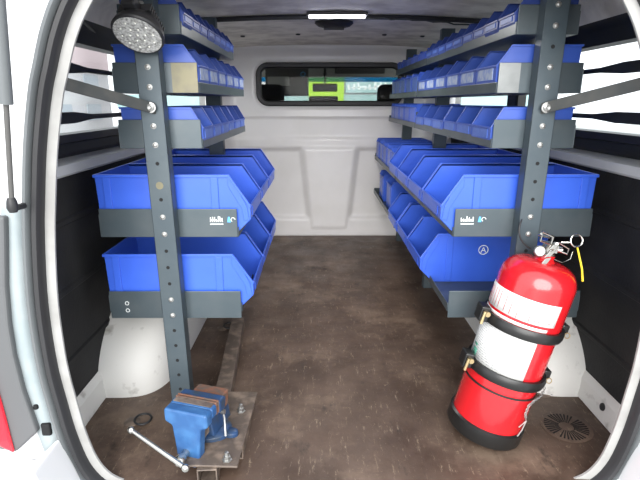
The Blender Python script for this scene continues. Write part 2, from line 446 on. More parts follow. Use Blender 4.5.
# ---------------------------------------------------------------- window guard bars on the side windows
for side, X, s in (('left', WL, 1), ('right', WR, -1)):
    for z, nm in ((1.10, 'upper'), (.955, 'lower')):
        bm = NB(); x = X + s*.022
        def sec(y, h, d): return [(x-d, y, z-h), (x+d, y, z-h), (x+d, y, z+h), (x-d, y, z+h)]
        L = [[bm.verts.new(p) for p in sec(*q)] for q in ((YR+.10,.017,.006),(1.55,.017,.006),(1.68,.008,.005),(2.34,.008,.005),(2.42,.015,.006),(3.5,.015,.006))]
        for a in range(len(L)-1):
            for k in range(4): bm.faces.new((L[a][k], L[a][(k+1)%4], L[a+1][(k+1)%4], L[a+1][k]))
        bm.faces.new(L[0]); bm.faces.new(L[-1][::-1])
        for yy in (1.3, 2.48, 3.45): box(bm, min(x, X-s*.012), max(x, X-s*.012), yy, yy+.03, z-.01, z+.01)
        o = bv(build('window_guard_bar', bm, M['rubber']), .003, 2)
        tag(o, '%s black guard bar across the %s side window' % (nm, side), 'guard bar', 'window guard bars')

# ================================================================ RACKS
def rackx(s, a): return C + s*a
TR = {1: dict(z=1.180, ai=.462, ao=.63, h=.076, lip=.034), 2: dict(z=1.025, ai=.423, ao=.66, h=.082, lip=.030),
      3: dict(z=.870, ai=.423, ao=.66, h=.082, lip=.028), 4: dict(z=.602, ai=.331, ao=.748, h=.088, lip=.030),
      5: dict(z=.354, ai=.331, ao=.748, h=.070, lip=.028, dn=.022)}
def bolt_bm(bm, x, y, z, r=.0075):
    lathe(bm, [(r*1.35,0),(r*1.35,.0015),(r,.0016),(r,.006),(r*.5,.0075),(0,.0078)], 10, T((x, y, z), (R(90), 0, 0)))
def scribble(bm, x0, z0, w, h, y, n, seed):
    rnd = random.Random(seed); x = x0
    for i in range(n):       # run of small joined pen strokes
        ww = w/n; hh = h*(.45+.55*rnd.random())
        sl = (rnd.random()-.5)*.5*ww
        prism(bm, [(x, z0), (x+ww*.42, z0), (x+ww*.42+sl, z0+hh), (x+sl, z0+hh)], y-.0005, y)
        if i < n-1: prism(bm, [(x+ww*.2, z0+hh*.25), (x+ww*1.1, z0+hh*.35), (x+ww*1.1, z0+hh*.55), (x+ww*.2, z0+hh*.45)], y-.0005, y)
        x += ww
GRID = [.048+.0522*k for k in range(25)]
BRZ = .986
def rack(side):
    s = -1 if side == 'left' else 1
    lab = {'left': 'dark slate steel shelving rack on the left side, with the round work light',
           'right': 'dark slate steel shelving rack on the right side, reaching the bulkhead'}[side]
    t = thing('shelving_rack', lab, 'shelving', (rackx(s, .56), 1.43, 0), group='shelving racks')
    O = Vector(t.location)
    mt = Matrix.Translation(-O)
    def B(name, bm, m, par=t, **k):
        bm.transform(mt); return build(name, bm, m, par, **k)
    ax = .5395
    segs = [(1.452, 2.315)] if s < 0 else [(1.452, 2.605), (2.625, 3.60)]
    py = [1.408, 2.24] if s < 0 else [1.408, 2.56, 3.52]
    used = []
    for n_, d in TR.items(): used += [d['z']+.022, d['z']+.06]
    for q, y in enumerate(py):
        bx_ = lambda z: rackx(s, ax)
        cx = rackx(s, ax); bm = NB(); w2 = .0325; zt = 1.345
        th = .004
        lean = 0
        box(bm, cx-w2, cx+w2, y, y+th, 0, zt)
        box(bm, cx-w2, cx-w2+th, y, y+.042, 0, zt); box(bm, cx+w2-th, cx+w2, y, y+.042, 0, zt)
        for v in bm.verts: v.co.x += s*.0125*(v.co.z-.5)
        p = bv(B('post', bm, M['steel']), .003, 2)
        cz = lambda z: cx+s*.0125*(z-.5)
        if q == 0:
            grid = GRID
            bolts = [z for z in grid if any(-.004 < z-d['z'] < d['h']+.004 for d in TR.values())]
            for z in grid:
                if s < 0 and abs(z-.768) < .02: continue
                if z in bolts or abs(z-BRZ) < .02: continue
                b2 = NB(); lathe(b2, [(.0055,0),(.0055,.0006),(0,.0006)], 10, T((cz(z), y, z), (R(90), 0, 0)))
                b2.transform(mt); build('bolt_hole', b2, M['hole'], p)
            for u in bolts:
                b2 = NB(); bolt_bm(b2, cz(u), y, u, .006); b2.transform(mt); build('bolt', b2, M['zinc'], p)
    if s < 0:
        bm = NB(); lathe(bm, [(.011,0),(.011,.0006),(0,.0006)], 18, T((rackx(s,.543), 1.408, .768), (R(90),0,0))); B('round_sticker', bm, M['tan'])['label'] = 'small round faded sticker on the post'
    for n_, d in TR.items():
        for q, (ya, yb) in enumerate(segs):
            z, th = d['z'], .003; xi, xo = rackx(s, d['ai']), rackx(s, d['ao']); lo, hi = min(xi, xo), max(xi, xo)
            bm = NB(); box(bm, lo, hi, ya, yb, z, z+th)
            box(bm, lo, hi, ya-.002, ya+th-.002, z-d.get('dn',0), z+d['h'])
            box(bm, lo, hi, yb-th, yb, z, z+d['h']*.5)
            box(bm, min(xi, xi-s*th), max(xi, xi-s*th), ya, yb, z, z+d['lip'])
            box(bm, min(xo, xo+s*th), max(xo, xo+s*th), ya, yb, z, z+d['h']*.8)
            tr = bv(B('tray', bm, M['shelf']), .0015, 2)
            y = ya-.003
            if q: continue
            if n_ == 2:  # shine on the steel tray end, put into the colour of a thin patch
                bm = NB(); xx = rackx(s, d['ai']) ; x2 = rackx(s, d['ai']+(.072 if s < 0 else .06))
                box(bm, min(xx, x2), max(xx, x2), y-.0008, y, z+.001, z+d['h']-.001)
                B('shine_patch', bm, M['tan' if s < 0 else 'greyshine'], tr)['label'] = 'tan shine painted on tray end' if s < 0 else 'pale grey shine painted on tray end'
            if n_ == 4:
                x0 = rackx(s, d['ai']) + (-.082 if s < 0 else .018)
                bm = NB(); scribble(bm, x0, z+.048, .042, .018, y, 7, 5 if s < 0 else 9)
                box(bm, x0, x0+.04, y-.0005, y, z+.040, z+.0425)
                B('maker_mark', bm, M['whitemark'], tr)['label'] = 'small white script marking'
                bm = NB(); xb = x0+.052
                prism(bm, [(xb, z+.047), (xb+.011, z+.047), (xb+.008, z+.064), (xb+.003, z+.064)], y-.0005, y)
                B('emblem', bm, M['bluemark'], tr)['label'] = 'small blue and white emblem'
                bm = NB(); lathe(bm, [(.007,0),(.007,.0006),(.0055,.0006),(.0055,0)], 16, T((xb+.018, y, z+.055), (R(90),0,0)), a0=0, a1=4.2)
                B('emblem', bm, M['whitemark'], tr)
            if n_ == 5 and s < 0:
                bm = NB()
                for zz in (z+.030, z+.006): lathe(bm, [(.0065,0),(.0065,.0006),(.005,.0006),(.005,0)], 14, T((rackx(s, d['ao']-.055), y, zz), (R(90),0,0)), cap=False)
                B('chalk_mark', bm, M['whitemark'], tr)
    # brace bar from the post to the body pillar
    P0 = Vector((rackx(s, ax+.005), 1.400, .986)); P1 = Vector((rackx(s, .700), YR+.07, 1.050)); dd = (P1-P0)
    bm = NB(); L = dd.length; ux = dd.normalized(); uz = Vector((0,0,1)); uz = (uz-ux*uz.dot(ux)).normalized(); uy = uz.cross(ux)
    mm = Matrix((( *[ux[i] for i in (0,)], uy[0], uz[0], P0[0]), (ux[1], uy[1], uz[1], P0[1]), (ux[2], uy[2], uz[2], P0[2]), (0,0,0,1)))
    box(bm, -.02, L, -.003, .003, -.015, .015, mm)
    br = bv(B('brace_bar', bm, M['barm']), .002, 2)
    bm = NB(); lathe(bm, [(.0145,0),(.0145,.003),(.010,.0032),(.010,.008),(.006,.010),(.003,.0085),(0,.0085)], 16, T((P0.x, P0.y-.004, P0.z), (R(90),0,0)))
    B('bolt', bm, M['zinc'], br)
    return t
rack('left'); rack('right')

# ---------------------------------------------------------------- bins
def bin_mesh(name, W, D, H, sl, lipz, lipb, mat_, th=.0025, tall=False):
    """open-fronted storage bin; x from back (0) to mouth (D), y centred, z up"""
    bm = NB(); h = W/2; t = th; e = .004
    tip = D; ft = D-((.050 if W > .2 else .012) if not tall else .004)
    side = [(0.006,0), (ft,0), (tip,lipb), (tip,lipz), (sl,H), (0,H)]
    prism(bm, side, -h, -h+t); prism(bm, side, h-t, h)
    box(bm, .004, ft, -h+t, h-t, 0, t)                                  # bottom
    prism(bm, [(0,H),(t,H),(t+.006,0),(.006,0)], -h+t, h-t)              # back
    prism(bm, [(ft,0),(tip,lipb),(tip,lipz),(tip-t,lipz),(tip-t,lipb+.001),(ft-t,t),(ft-t,0)], -h+t, h-t)  # front lip
    rt = .008 if W > .2 else .0045; rp = .0052 if W > .2 else .0028                                      # rolled rim
    for sgn in (-1, 1):
        y0, y1 = (-h-rp, -h+t) if sgn < 0 else (h-t, h+rp)
        box(bm, -e, sl, y0, y1, H-rt, H+.001)
        prism(bm, [(sl,H+.001),(tip+.001,lipz+.001),(tip+.001,lipz-rt*1.4),(sl-rt*.3,H-rt)], y0, y1)
        # ribs on the outside of the side wall
        for rx in ([.035, sl-.045] if W > .2 else [sl*.62]):
            wr_ = .011 if W > .2 else .005
            box(bm, rx-wr_, rx+wr_, min(sgn*h, sgn*(h+rp-.001)), max(sgn*h, sgn*(h+rp-.001)), .006, H-rt)
        if W > .2:
            prism(bm, [(sl-.004,H-rt),(sl+.010,H-rt-.006),(tip-.010,lipz-.004),(tip-.004,lipb),(tip-.020,lipb-.005),(tip-.026,lipz-.010),(sl-.004,H-.035)], min(sgn*h, sgn*(h+.0035)), max(sgn*h, sgn*(h+.0035)))
    box(bm, -e, t, -h, h, H-rt, H+.001)
    box(bm, tip-t, tip+.003, -h, h, lipz-rt, lipz+.001)
    me_o = build(name, bm, mat_)
    bv(me_o, .0012 if W > .2 else .0008, 2)
    return me_o
def holder_mesh(W, D, lipz, lipb, mat_):
    bm = NB(); w = W*.36; zt, zb = lipz-.006, lipb+.004
    if zt-zb < .012: zb = lipb-.004
    box(bm, D, D+.0022, -w, w, zb, zt)
    return build('label_holder', bm, mat_)
proto = {}
def get_bin(key, W, D, H, sl, lipz, lipb, blue, lab, tall=False):
    if key in proto:
        o, hd = proto[key]; c = o.copy(); COL.objects.link(c); hc = hd.copy(); COL.objects.link(hc); hc.parent = c; return c
    o = bin_mesh('storage_bin', W, D, H, sl, lipz, lipb, M[blue], tall=tall); hd = holder_mesh(W, D, lipz, lipb, M[lab]); hd.parent = o
    proto[key] = (o, hd); return o
ORD = ['first', 'second', 'third', 'fourth', 'fifth', 'sixth', 'seventh', 'eighth', 'ninth', 'tenth', 'eleventh']
SH = {1: 'top', 2: 'second', 3: 'third', 4: 'fourth', 5: 'bottom'}
rnd = random.Random(4)
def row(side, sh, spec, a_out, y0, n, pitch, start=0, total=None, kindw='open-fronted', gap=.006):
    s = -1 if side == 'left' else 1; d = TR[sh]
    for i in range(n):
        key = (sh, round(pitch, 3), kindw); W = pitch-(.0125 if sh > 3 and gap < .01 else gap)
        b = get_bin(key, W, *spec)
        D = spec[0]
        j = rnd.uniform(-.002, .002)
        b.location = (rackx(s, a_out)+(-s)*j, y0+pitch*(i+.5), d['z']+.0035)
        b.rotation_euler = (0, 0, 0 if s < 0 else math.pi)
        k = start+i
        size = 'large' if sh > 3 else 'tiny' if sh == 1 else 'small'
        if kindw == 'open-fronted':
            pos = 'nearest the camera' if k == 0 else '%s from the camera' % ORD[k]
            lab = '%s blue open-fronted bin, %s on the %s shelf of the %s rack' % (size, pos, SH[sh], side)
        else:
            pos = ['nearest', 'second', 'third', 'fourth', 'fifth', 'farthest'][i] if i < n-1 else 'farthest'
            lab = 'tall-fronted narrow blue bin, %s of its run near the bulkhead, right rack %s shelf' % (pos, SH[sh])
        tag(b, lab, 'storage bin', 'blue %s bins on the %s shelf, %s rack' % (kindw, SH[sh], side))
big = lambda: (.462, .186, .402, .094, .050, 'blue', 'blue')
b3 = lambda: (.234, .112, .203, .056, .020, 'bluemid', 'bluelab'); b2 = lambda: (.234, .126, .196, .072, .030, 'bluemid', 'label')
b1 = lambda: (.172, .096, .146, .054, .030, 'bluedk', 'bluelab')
for side in ('left', 'right'):
    r = side == 'right'
    row(side, 4, big(), .752, 1.456, 4 if r else 3, .285)
    row(side, 5, big(), .752, 1.705 if r else 1.456, 3 if r else 3, .285 if not r else .28)
    row(side, 3, b3(), .655, 1.458, 6, .19 if r else .1425)
    row(side, 2, b2(), .655, 1.458, 6, .19 if r else .1425)
    row(side, 1, b1(), .628, 1.458, 9 if r else 8, .127 if r else .1065)
row('right', 4, (.32, .150, .312, .128, .010, 'blue', 'blue', True), .655, 2.64, 5, .185, kindw='tall-fronted')
row('right', 5, (.34, .185, .330, .160, .010, 'blue', 'blue', True), .69, 2.80, 2, .36, kindw='tall-fronted', gap=.16)
row('right', 3, (.225, .118, .220, .100, .010, 'blue', 'blue', True), .655, 2.64, 5, .185, kindw='tall-fronted')
row('right', 2, (.225, .120, .220, .102, .010, 'blue', 'bluelab', True), .655, 2.64, 5, .185, kindw='tall-fronted')
row('right', 1, (.16, .080, .155, .066, .008, 'blue', 'blue', True), .625, 2.64, 5, .185, kindw='tall-fronted')
# white circled letter A moulded on the end of the nearest bottom bin, right rack
bA = [o for o in bpy.data.objects if o.get('label', '').startswith('large blue open-fronted bin, nearest the camera on the bottom shelf of the right')][0]
bm = NB(); mA = T((.755-.205-.331+.055, .1415, .115), (R(-90), 0, 0))
bm2 = NB(); lathe(bm, [(.0145,0),(.0145,.001),(.0125,.001),(.0125,0)], 24, T((0,0,0), (R(90),0,0)), cap=False)
for pl in ([(-.008,-.008),(-.0055,-.008),(.001,.008),(-.001,.008)], [(.0055,-.008),(.008,-.008),(.001,.008),(-.001,.008)], [(-.004,-.003),(.004,-.003),(.003,-.001),(-.003,-.001)]):
    prism(bm, pl, -.001, 0)
oA = build('letter_mark', bm, M['whitemark'], bA); oA.location = (.235, .138+.0005, .125); oA.rotation_euler = (0,0,math.pi); oA.scale = (1.25,1,1.25)

# ================================================================ WORK LIGHT
WS = .85
wl = thing('work_light', 'round grey LED work light clamped to the top of the left rack post', 'lamp', (-.452, 1.335, 1.172), (R(143), 0, R(-9)))
wl.scale = (.86,.86,.86)
bm = NB(); lathe(bm, [(0,-.045),(.04,-.045),(.058,-.030),(.072,-.006),(.076,.010),(.073,.016),(.066,.016),(.064,.008),(0,.008)], 36); 
for k in range(9): box(bm, -.05, .05, -.044+k*.011, -.041+k*.011, -.056, -.030)
build('housing', bm, M['rubber'], wl, smooth=True)
bm = NB(); lathe(bm, [(0,.014),(.040,.0150),(.069,.0165),(.069,.010),(0,.010)], 36); build('reflector', bm, M['lens'], wl, smooth=True)
for k in range(17):
    rr_ = 0 if k == 0 else (.024 if k < 7 else .048); a = k*2*math.pi/(6 if k < 7 else 10)
    bm = NB(); lathe(bm, [(.0030,0),(.0026,.002),(0,.0026)], 8, T((rr_*math.cos(a), rr_*math.sin(a), 0.0146 if rr_ < .04 else .0152)))
    build('led', bm, M['led'], wl)
bm = NB(); box(bm, -.02, .02, .05, .085, -.05, -.02); tube(bm, [(0,.07,-.04),(.01,.10,-.06),(.02,.12,-.09)], .009, 8); bv(build('bracket', bm, M['rubber'], wl), .003, 2)
bm = NB(); pts = [(-.555,1.33,1.165),(-.60,1.30,1.21),(-.57,1.31,1.245),(-.53,1.33,1.262),(-.60,1.25,1.30),(-.63,1.22,1.335)]
tube(bm, [Vector(p) for p in catmull([(p[0],p[1]) for p in pts],1)] and [Vector(p) for p in pts], .0045, 8)
cb = build('cable', bm, M['rubber'], smooth=True); tag(cb, 'black cable looping up from the round work light', 'cable')
cb.modifiers.new('s', 'SUBSURF').levels = 2; cb.modifiers['s'].render_levels = 2
bm = NB(); tube(bm, [(-.575,1.28,1.20),(-.552,1.29,1.275),(-.545,1.30,1.34)], .0045, 8); o = build('cable', bm, M['rubber'], smooth=True); tag(o, 'straight black cable hanging left of the round work light', 'cable')

# ================================================================ CEILING FITTINGS
dl = thing('dome_light', 'white lit strip light on the ceiling beside the black roof bow', 'light', (C, 2.345, 1.372))
bm = NB(); box(bm, -.135, .135, -.022, .022, -.004, .008); bv(build('base', bm, M['visor'], dl), .003, 2)
bm = NB(); prism(bm, [(-.018,-.004),(-.014,-.014),(.014,-.014),(.018,-.004)], -.125, .125, axis='x'); bv(build('diffuser', bm, M['lamp'], dl), .003, 2)
bm = NB(); lathe(bm, [(.062,.006),(.064,-.004),(.052,-.018),(.03,-.026),(0,-.027)], 28)
for v in bm.verts: v.co.x *= 1.5
for k in range(6): box(bm, -.05, .05, -.03+k*.011, -.026+k*.011, -.029, -.02)
pl = bpy.data.lights.new('dome_lamp', 'AREA'); pl.shape = 'RECTANGLE'; pl.size = .24; pl.size_y = .03; pl.energy = 3.2; pl.color = (1,.97,.93)
po = bpy.data.objects.new('dome_lamp', pl); COL.objects.link(po); po.location = (C, 2.345, 1.352)
vt = build('roof_vent', bm, M['rubber'], smooth=True, loc=(C-.005, 2.62, 1.378)); tag(vt, 'black oval ribbed vent on the ceiling in front of the bulkhead', 'vent')

# ================================================================ FLOOR FITTINGS
def ring_bm(r, t, n=28, m=8, mt=None):
    bm = NB(); pts = [(r*math.cos(2*math.pi*k/n), r*math.sin(2*math.pi*k/n), 0) for k in range(n)]
    tube(bm, pts, t, m, closed=True)
    if mt is not None: bm.transform(mt)
    return bm
for x, y, rot, lab in ((-.605, 1.375, .2, 'black tie-down ring lying on the floor by the left wheel arch'), (-.44, 2.06, .5, 'small dark tie-down ring on the floor below the left rack'), (.80, 1.53, .4, 'small tie-down ring on the floor by the right wheel arch')):
    t = thing('tie_down_ring', lab, 'ring', (x, y, 0), (0,0,rot), 'floor tie-down rings')
    bm = NB(); lathe(bm, [(.026,.0004),(.026,.002),(.016,.004),(0,.004)], 20); build('base', bm, M['rustbar'], t, smooth=True)
    build('ring', ring_bm(.026, .0035, mt=T((.034, 0, .0065), (R(4),0,0))), M['rubber'], t, smooth=True)
# radial drain cover at the right
t = thing('drain_cover', 'round radial-slotted drain pattern in the floor at the right corner', 'drain', (.793, 1.345, 0))
bm = NB(); lathe(bm, [(.078,.0003),(.078,.0012),(0,.0012)], 36); build('plate', bm, M['floor'], t)
bm = NB()
for k in range(36):
    if k % 9 == 4: continue
    m_ = T((0,0,0), (0,0,2*math.pi*k/36)); prism(bm, [(.022,-.0009),(.066,-.0026),(.066,.0026),(.022,.0009)], .0012, .0020, axis='z', mt=m_)
o = build('slots', bm, M['hole'], t)

# ================================================================ MOUNTING RAIL + VISE
rl = thing('mounting_rail', 'long rusty square steel rail lying along the floor under the left rack', 'steel rail', (-.30, 1.10, 0))
A, Bp = Vector((-.300, 1.10, 0)), Vector((-.368, 2.08, 0)); dv = Bp-A; ang = math.atan2(dv.x, dv.y)
mr = T((0,0,0), (0,0,-ang)); L = dv.length
bm = NB(); t_ = .004
box(bm, -.027, .027, 0, L, .046, .050, mr); box(bm, -.027, -.023, 0, L, 0, .046, mr); box(bm, .023, .027, 0, L, 0, .046, mr); box(bm, -.023, .023, 0, L, 0, .004, mr)
bv(build('square_tube', bm, M['rustbar'], rl), .002, 2)
bm = NB(); box(bm, -.085, .082, .008, .36, .0505, .0575, T((0,0,0), (0,0,R(-2)))); bv(build('base_plate', bm, M['rustbar'], rl), .002, 2)
bm = NB(); prism(bm, [(.058,.0),(.082,.0),(.082,.055),(.078,.055),(.078,.005),(.058,.005)], .10, .36, axis='y'); bv(build('angle_iron', bm, M['rustbar'], rl), .001, 1)
for bx, by in ((.050, .03), (.055, .25), (-.115, .25), (-.05, .335)):
    bm = NB(); lathe(bm, [(.014,.0575),(.014,.0595),(.010,.060),(.010,.070),(.006,.0705),(.006,.082),(0,.083)], 6, T((bx, by, 0)))
    build('bolt', bm, M['zinc'], rl)

VY = R(-17)
vz = .0578
v_ = thing('bench_vise', 'blue bench vise with rusty jaws and chrome handle on a steel plate', 'vise', (-.340, 1.210, vz), (0,0,VY))
v_.scale = (1, .82, 1)
# local: y runs from the moving jaw (-) to the fixed jaw (+)
bm = NB(); lathe(bm, [(.070,0),(.070,.012),(.060,.018),(.050,.022),(0,.022)], 28, T((.0,.06,0)));
for sx in (-1, 1): lathe(bm, [(.022,0),(.022,.012),(.015,.016),(0,.016)], 16, T((sx*.072, .06, 0)))
bv(build('swivel_base', bm, M['visedk'], v_, smooth=True), .001, 1)
bm = NB(); prism(bm, [(-.045,.022),(-.038,.060),(-.036,.085),(.036,.085),(.038,.060),(.045,.022)], .0, .13)       # body
prism(bm, [(-.066,.100),(-.066,.138),(.066,.138),(.066,.100),(.036,.085),(-.036,.085)], .005, .045)                # fixed jaw block
prism(bm, [(-.066,.110),(-.066,.134),(.066,.134),(.066,.110),(.05,.100),(-.05,.100)], .035, .050)
bv(build('fixed_jaw', bm, M['visedk'], v_), .005, 3)
bm = NB(); box(bm, -.050, .050, .050, .112, .116, .124); box(bm, -.044, .044, .050, .118, .070, .116); bv(build('anvil', bm, M['rust'], v_), .004, 2)
bm = NB(); side = [(-.066,.100),(-.066,.136),(-.060,.140),(.060,.140),(.066,.136),(.066,.100),(.044,.090),(.038,.03),(.034,-.022),(.020,-.036),(-.020,-.036),(-.034,-.022),(-.038,.03),(-.044,.090)]
prism(bm, [(x, z+.0) for x, z in side], -.085, -.045)
prism(bm, [(-.066,.108),(-.066,.140),(.066,.140),(.066,.108)], -.047, -.012)
o = bv(build('moving_jaw', bm, M['vise'], v_), .008, 4)
bm = NB(); box(bm, -.030, .030, -.05, .0, .035, .080); build('slide', bm, M['rustbar'], v_)
for ya, yb in ((-.013,-.007), (.0,.006)):
    bm = NB(); box(bm, -.064, .064, ya, yb, .105, .1425); bv(build('jaw_plate', bm, M['rust'], v_), .001, 1)
bm = NB(); box(bm, -.058, .058, -.038, -.014, .1402, .1420); build('worn_top', bm, M['rustbar'], v_)
# screw and handle
bm = NB(); lathe(bm, [(0,0),(.013,0),(.015,.006),(.015,.024),(.011,.030),(.011,.055),(0,.055)], 20, T((-.004, -.136, .012), (R(-90),0,0))); 
build('screw', bm, M['chrome'], v_, smooth=True)
ha, hb = Vector((-.165, -.105, .060)), Vector((.024, -.148, .010)); hd = (hb-ha)
bm = NB(); tube(bm, [ha, hb], .0075, 12); 
h_ = build('handle', bm, M['chrome'], v_, smooth=True)
for p in (ha, hb):
    bm = NB(); bmesh.ops.create_uvsphere(bm, u_segments=16, v_segments=10, radius=.0115); bm.transform(Matrix.Translation(p)); build('handle_knob', bm, M['chrome'], h_, smooth=True)
# lock lever on the side
bm = NB(); tube(bm, [(.052,.055,.075),(.060,.045,.060),(.072,.020,.018)], .0032, 8); lathe(bm, [(0,0),(.008,0),(.008,.012),(0,.012)], 12, T((.046,.055,.076), (0,R(90),0)))
build('lock_lever', bm, M['zinc'], v_, smooth=True)

# ================================================================ FIRE EXTINGUISHER
EX = thing('fire_extinguisher', 'red fire extinguisher leaning right with white labels and metal valve', 'fire extinguisher', (.519, 1.330, .014), (0, R(13), 0))
# local z along the cylinder
RC = .106
prof = [(0,.010),(RC-.012,.010),(RC-.002,.018),(RC,.03),(RC,.500)]
for k in range(1, 11): a = R(9*k); prof.append((.030+(RC-.030)*math.cos(a)**.75, .500+.066*math.sin(a)))
prof += [(.024,.573),(.024,.585),(0,.585)]
bm = NB(); lathe(bm, prof, 48); build('cylinder', bm, M['red'], EX, smooth=True)
bm = NB(); lathe(bm, [(0,-.0),(RC+.004,0),(RC+.008,.006),(RC+.008,.046),(RC+.001,.050),(RC+.001,.012),(0,.009)], 40); build('base_cup', bm, M['blackband'], EX, smooth=True)
def patch(r, z0, z1, a0, a1, n=24):
    bm = NB(); lathe(bm, [(r,z0),(r,z1)], n, None, a0, a1); return bm
def EXm(name, bm, m, lab=None, thick=.0006):
    o = build(name, bm, M[m], EX, smooth=True); md = o.modifiers.new('s', 'SOLIDIFY'); md.thickness = thick; md.offset = 0
    if lab: o['label'] = lab
    return o
# angle: -90 deg faces the camera; camera sees a bit of left side more
up = EXm('paper_label', patch(RC+.0008, .405, .470, R(-205), R(-68)), 'paper', 'upper white label')
mid0 = EXm('paper_label', patch(RC+.0008, .388, .397, R(-205), R(-78)), 'paper', 'narrow white strip label')
lo_ = EXm('paper_label', patch(RC+.0008, .232, .358, R(-205), R(-86)), 'paper', 'lower white label with fine print')
def inked(m, segs, name='printing'):
    bm = NB()
    for z0, z1, a0, a1 in segs: lathe(bm, [(RC+.0016,z0),(RC+.0016,z1)], max(2, int(abs(a1-a0)/4)), None, R(a0), R(a1))
    EXm(name, bm, m, thick=.0003)
rnd = random.Random(2)
seg = [(.407,.468,-128.7,-128), (.407,.468,-110.7,-110)]
seg += [(.410, .460, a, a+.9) for a in (-196,-190,-184,-176,-169,-162,-150,-140)]
for z in (.458,.448,.437,.427,.415):
    a = -106
    while a < -76: b_ = a+rnd.uniform(2,7); seg.append((z, z+.0014, a, b_)); a = b_+rnd.uniform(1,3)
inked('redink', seg)
seg = []
for k in range(17):
    z = .240+k*.0068; a = -196
    while a < -94:
        b_ = a+rnd.uniform(2,9); seg.append((z, z+.0013, a, b_)); a = b_+rnd.uniform(1,3)
inked('greyink', seg)
inked('greenink', [(.238,.262,-186,-172), (.268,.276,-188,-176)])
def band(z, h, par):
    bm = NB(); lathe(bm, [(RC+.002,z-h),(RC+.010,z-h),(RC+.013,z-h*.4),(RC+.013,z+h*.4),(RC+.010,z+h),(RC+.002,z+h),(RC+.002,z-h)], 48)
    b_ = build('strap_band', bm, M['blackband'], par, smooth=True)
    bm = NB(); box(bm, -RC-.036, -RC-.008, -.035, .01, z-.016, z+.030); bv(build('buckle', bm, M['blackband'], b_), .004, 2)
    bm = NB(); box(bm, RC+.008, RC+.030, -.02, .03, z-.006, z+.022); bv(build('hinge_block', bm, M['blackband'], b_), .004, 2)
    bm = NB(); tube(bm, [(-RC-.030,-.044,z-.018),(-RC-.028,-.044,z+.020)], .0048, 10); lathe(bm, [(0,0),(.008,0),(.008,.008),(0,.008)], 8, T((-RC-.018,-.036,z+.012), (R(90),0,0)))
    build('clasp_pin', bm, M['brass'], b_, smooth=True)
    bm = ring_bm(.008, .0016, 16, 6, T((RC+.026, -.026, z-.006), (R(80),0,0))); build('clasp_ring', bm, M['brass'], b_, smooth=True)
bk = thing('extinguisher_bracket', 'black bracket with two strap bands clamping the red fire extinguisher', 'bracket', (.519, 1.330, .014), (0, R(13), 0))
band(.372, .015, bk); band(.219, .015, bk)
bm = NB(); box(bm, -.030, .030, RC+.003, RC+.012, .02, .42); box(bm, -.034, -.030, RC+.003, RC+.030, .02, .42); box(bm, .030, .034, RC+.003, RC+.030, .02, .42)
bv(build('back_channel', bm, M['blackband'], bk), .002, 2)
bm = NB(); lathe(bm, [(RC+.0008,.170),(RC+.0022,.170),(RC+.0022,.176),(RC+.0008,.176)], 40, None, R(-200), R(-20)); build('paint_line', bm, M['blackband'], EX, smooth=True)
# valve: brass-chrome body, gauge, two handles, pull ring and strap
ZV = .583
def q3(x, y, z): return (x, y, ZV+z)
bm = NB(); lathe(bm, [(.020,ZV-.010),(.023,ZV-.004),(.023,ZV+.006),(.016,ZV+.010),(.016,ZV+.034),(.012,ZV+.038),(0,ZV+.038)], 20)
box(bm, -.013, .020, -.014, .014, ZV+.012, ZV+.034); tube(bm, [q3(0,-.004,.018), q3(.034,-.006,.024)], .009, 12)
va = build('valve', bm, M['chrome'], EX, smooth=True)
bm = NB(); lathe(bm, [(0,-.010),(.014,-.010),(.016,-.006),(.016,.006),(.0135,.008),(.0125,.005),(0,.005)], 24, T(q3(-.028,-.012,.008), (R(72),R(-38),0)))
tube(bm, [q3(-.022,-.006,.010), q3(0,0,.016)], .006, 10); build('gauge', bm, M['zinc'], va, smooth=True)
bm = NB(); tube(bm, [q3(-.050,-.030,.066), q3(-.012,-.022,.058), q3(-.010,-.020,.036), q3(-.046,-.028,.040)], .0042, 8, closed=True)
tube(bm, [q3(-.012,-.006,.050), q3(-.048,-.010,.052), q3(-.050,-.030,.060)], .0028, 8)
build('squeeze_lever', bm, M['chrome'], va, smooth=True)
bm = NB(); lv = [(.004,-.024,.040),(-.004,-.034,.022),(-.014,-.042,.000),(-.021,-.044,-.020)]
for a_, b_ in zip(lv, lv[1:]):
    prism(bm, [(a_[0]-.0085,ZV+a_[2]-.003),(a_[0]+.0075,ZV+a_[2]+.003),(b_[0]+.0075,ZV+b_[2]+.003),(b_[0]-.0085,ZV+b_[2]-.003)], a_[1]-.003, a_[1])
tube(bm, [q3(.006,-.012,.038), q3(.004,-.026,.040)], .006, 10); bv(build('carry_handle', bm, M['chrome'], va), .001, 1)
bm = NB(); tube(bm, [q3(.014,-.012,.044), q3(.046,-.018,.034), q3(.046,-.018,.018), q3(.016,-.012,.022)], .0026, 8, closed=True); build('bracket_loop', bm, M['chrome'], va, smooth=True)
bm = ring_bm(.0175, .0026, 26, 8, T(q3(.056,-.022,.062), (R(74),R(8),0))); tube(bm, [q3(.040,-.020,.052), q3(.020,-.014,.046)], .0026, 8); build('pull_ring', bm, M['chrome'], va, smooth=True)
bm = NB(); pp = [(.064,-.024,.044),(.075,-.030,.022),(.090,-.040,-.010),(.101,-.046,-.042)]
tube(bm, [(a_[0], a_[1], ZV+a_[2]) for a_ in pp], [.0022,.0026,.0026,.003], 6)
build('yellow_tag_strap', bm, M['yellow'], va)
bm = NB(); tube(bm, [q3(.052,-.03,.030), q3(.050,-.036,.010), q3(.030,-.040,-.004), q3(.004,-.040,.000)], .0010, 6); build('safety_wire', bm, M['chrome'], va, smooth=True)
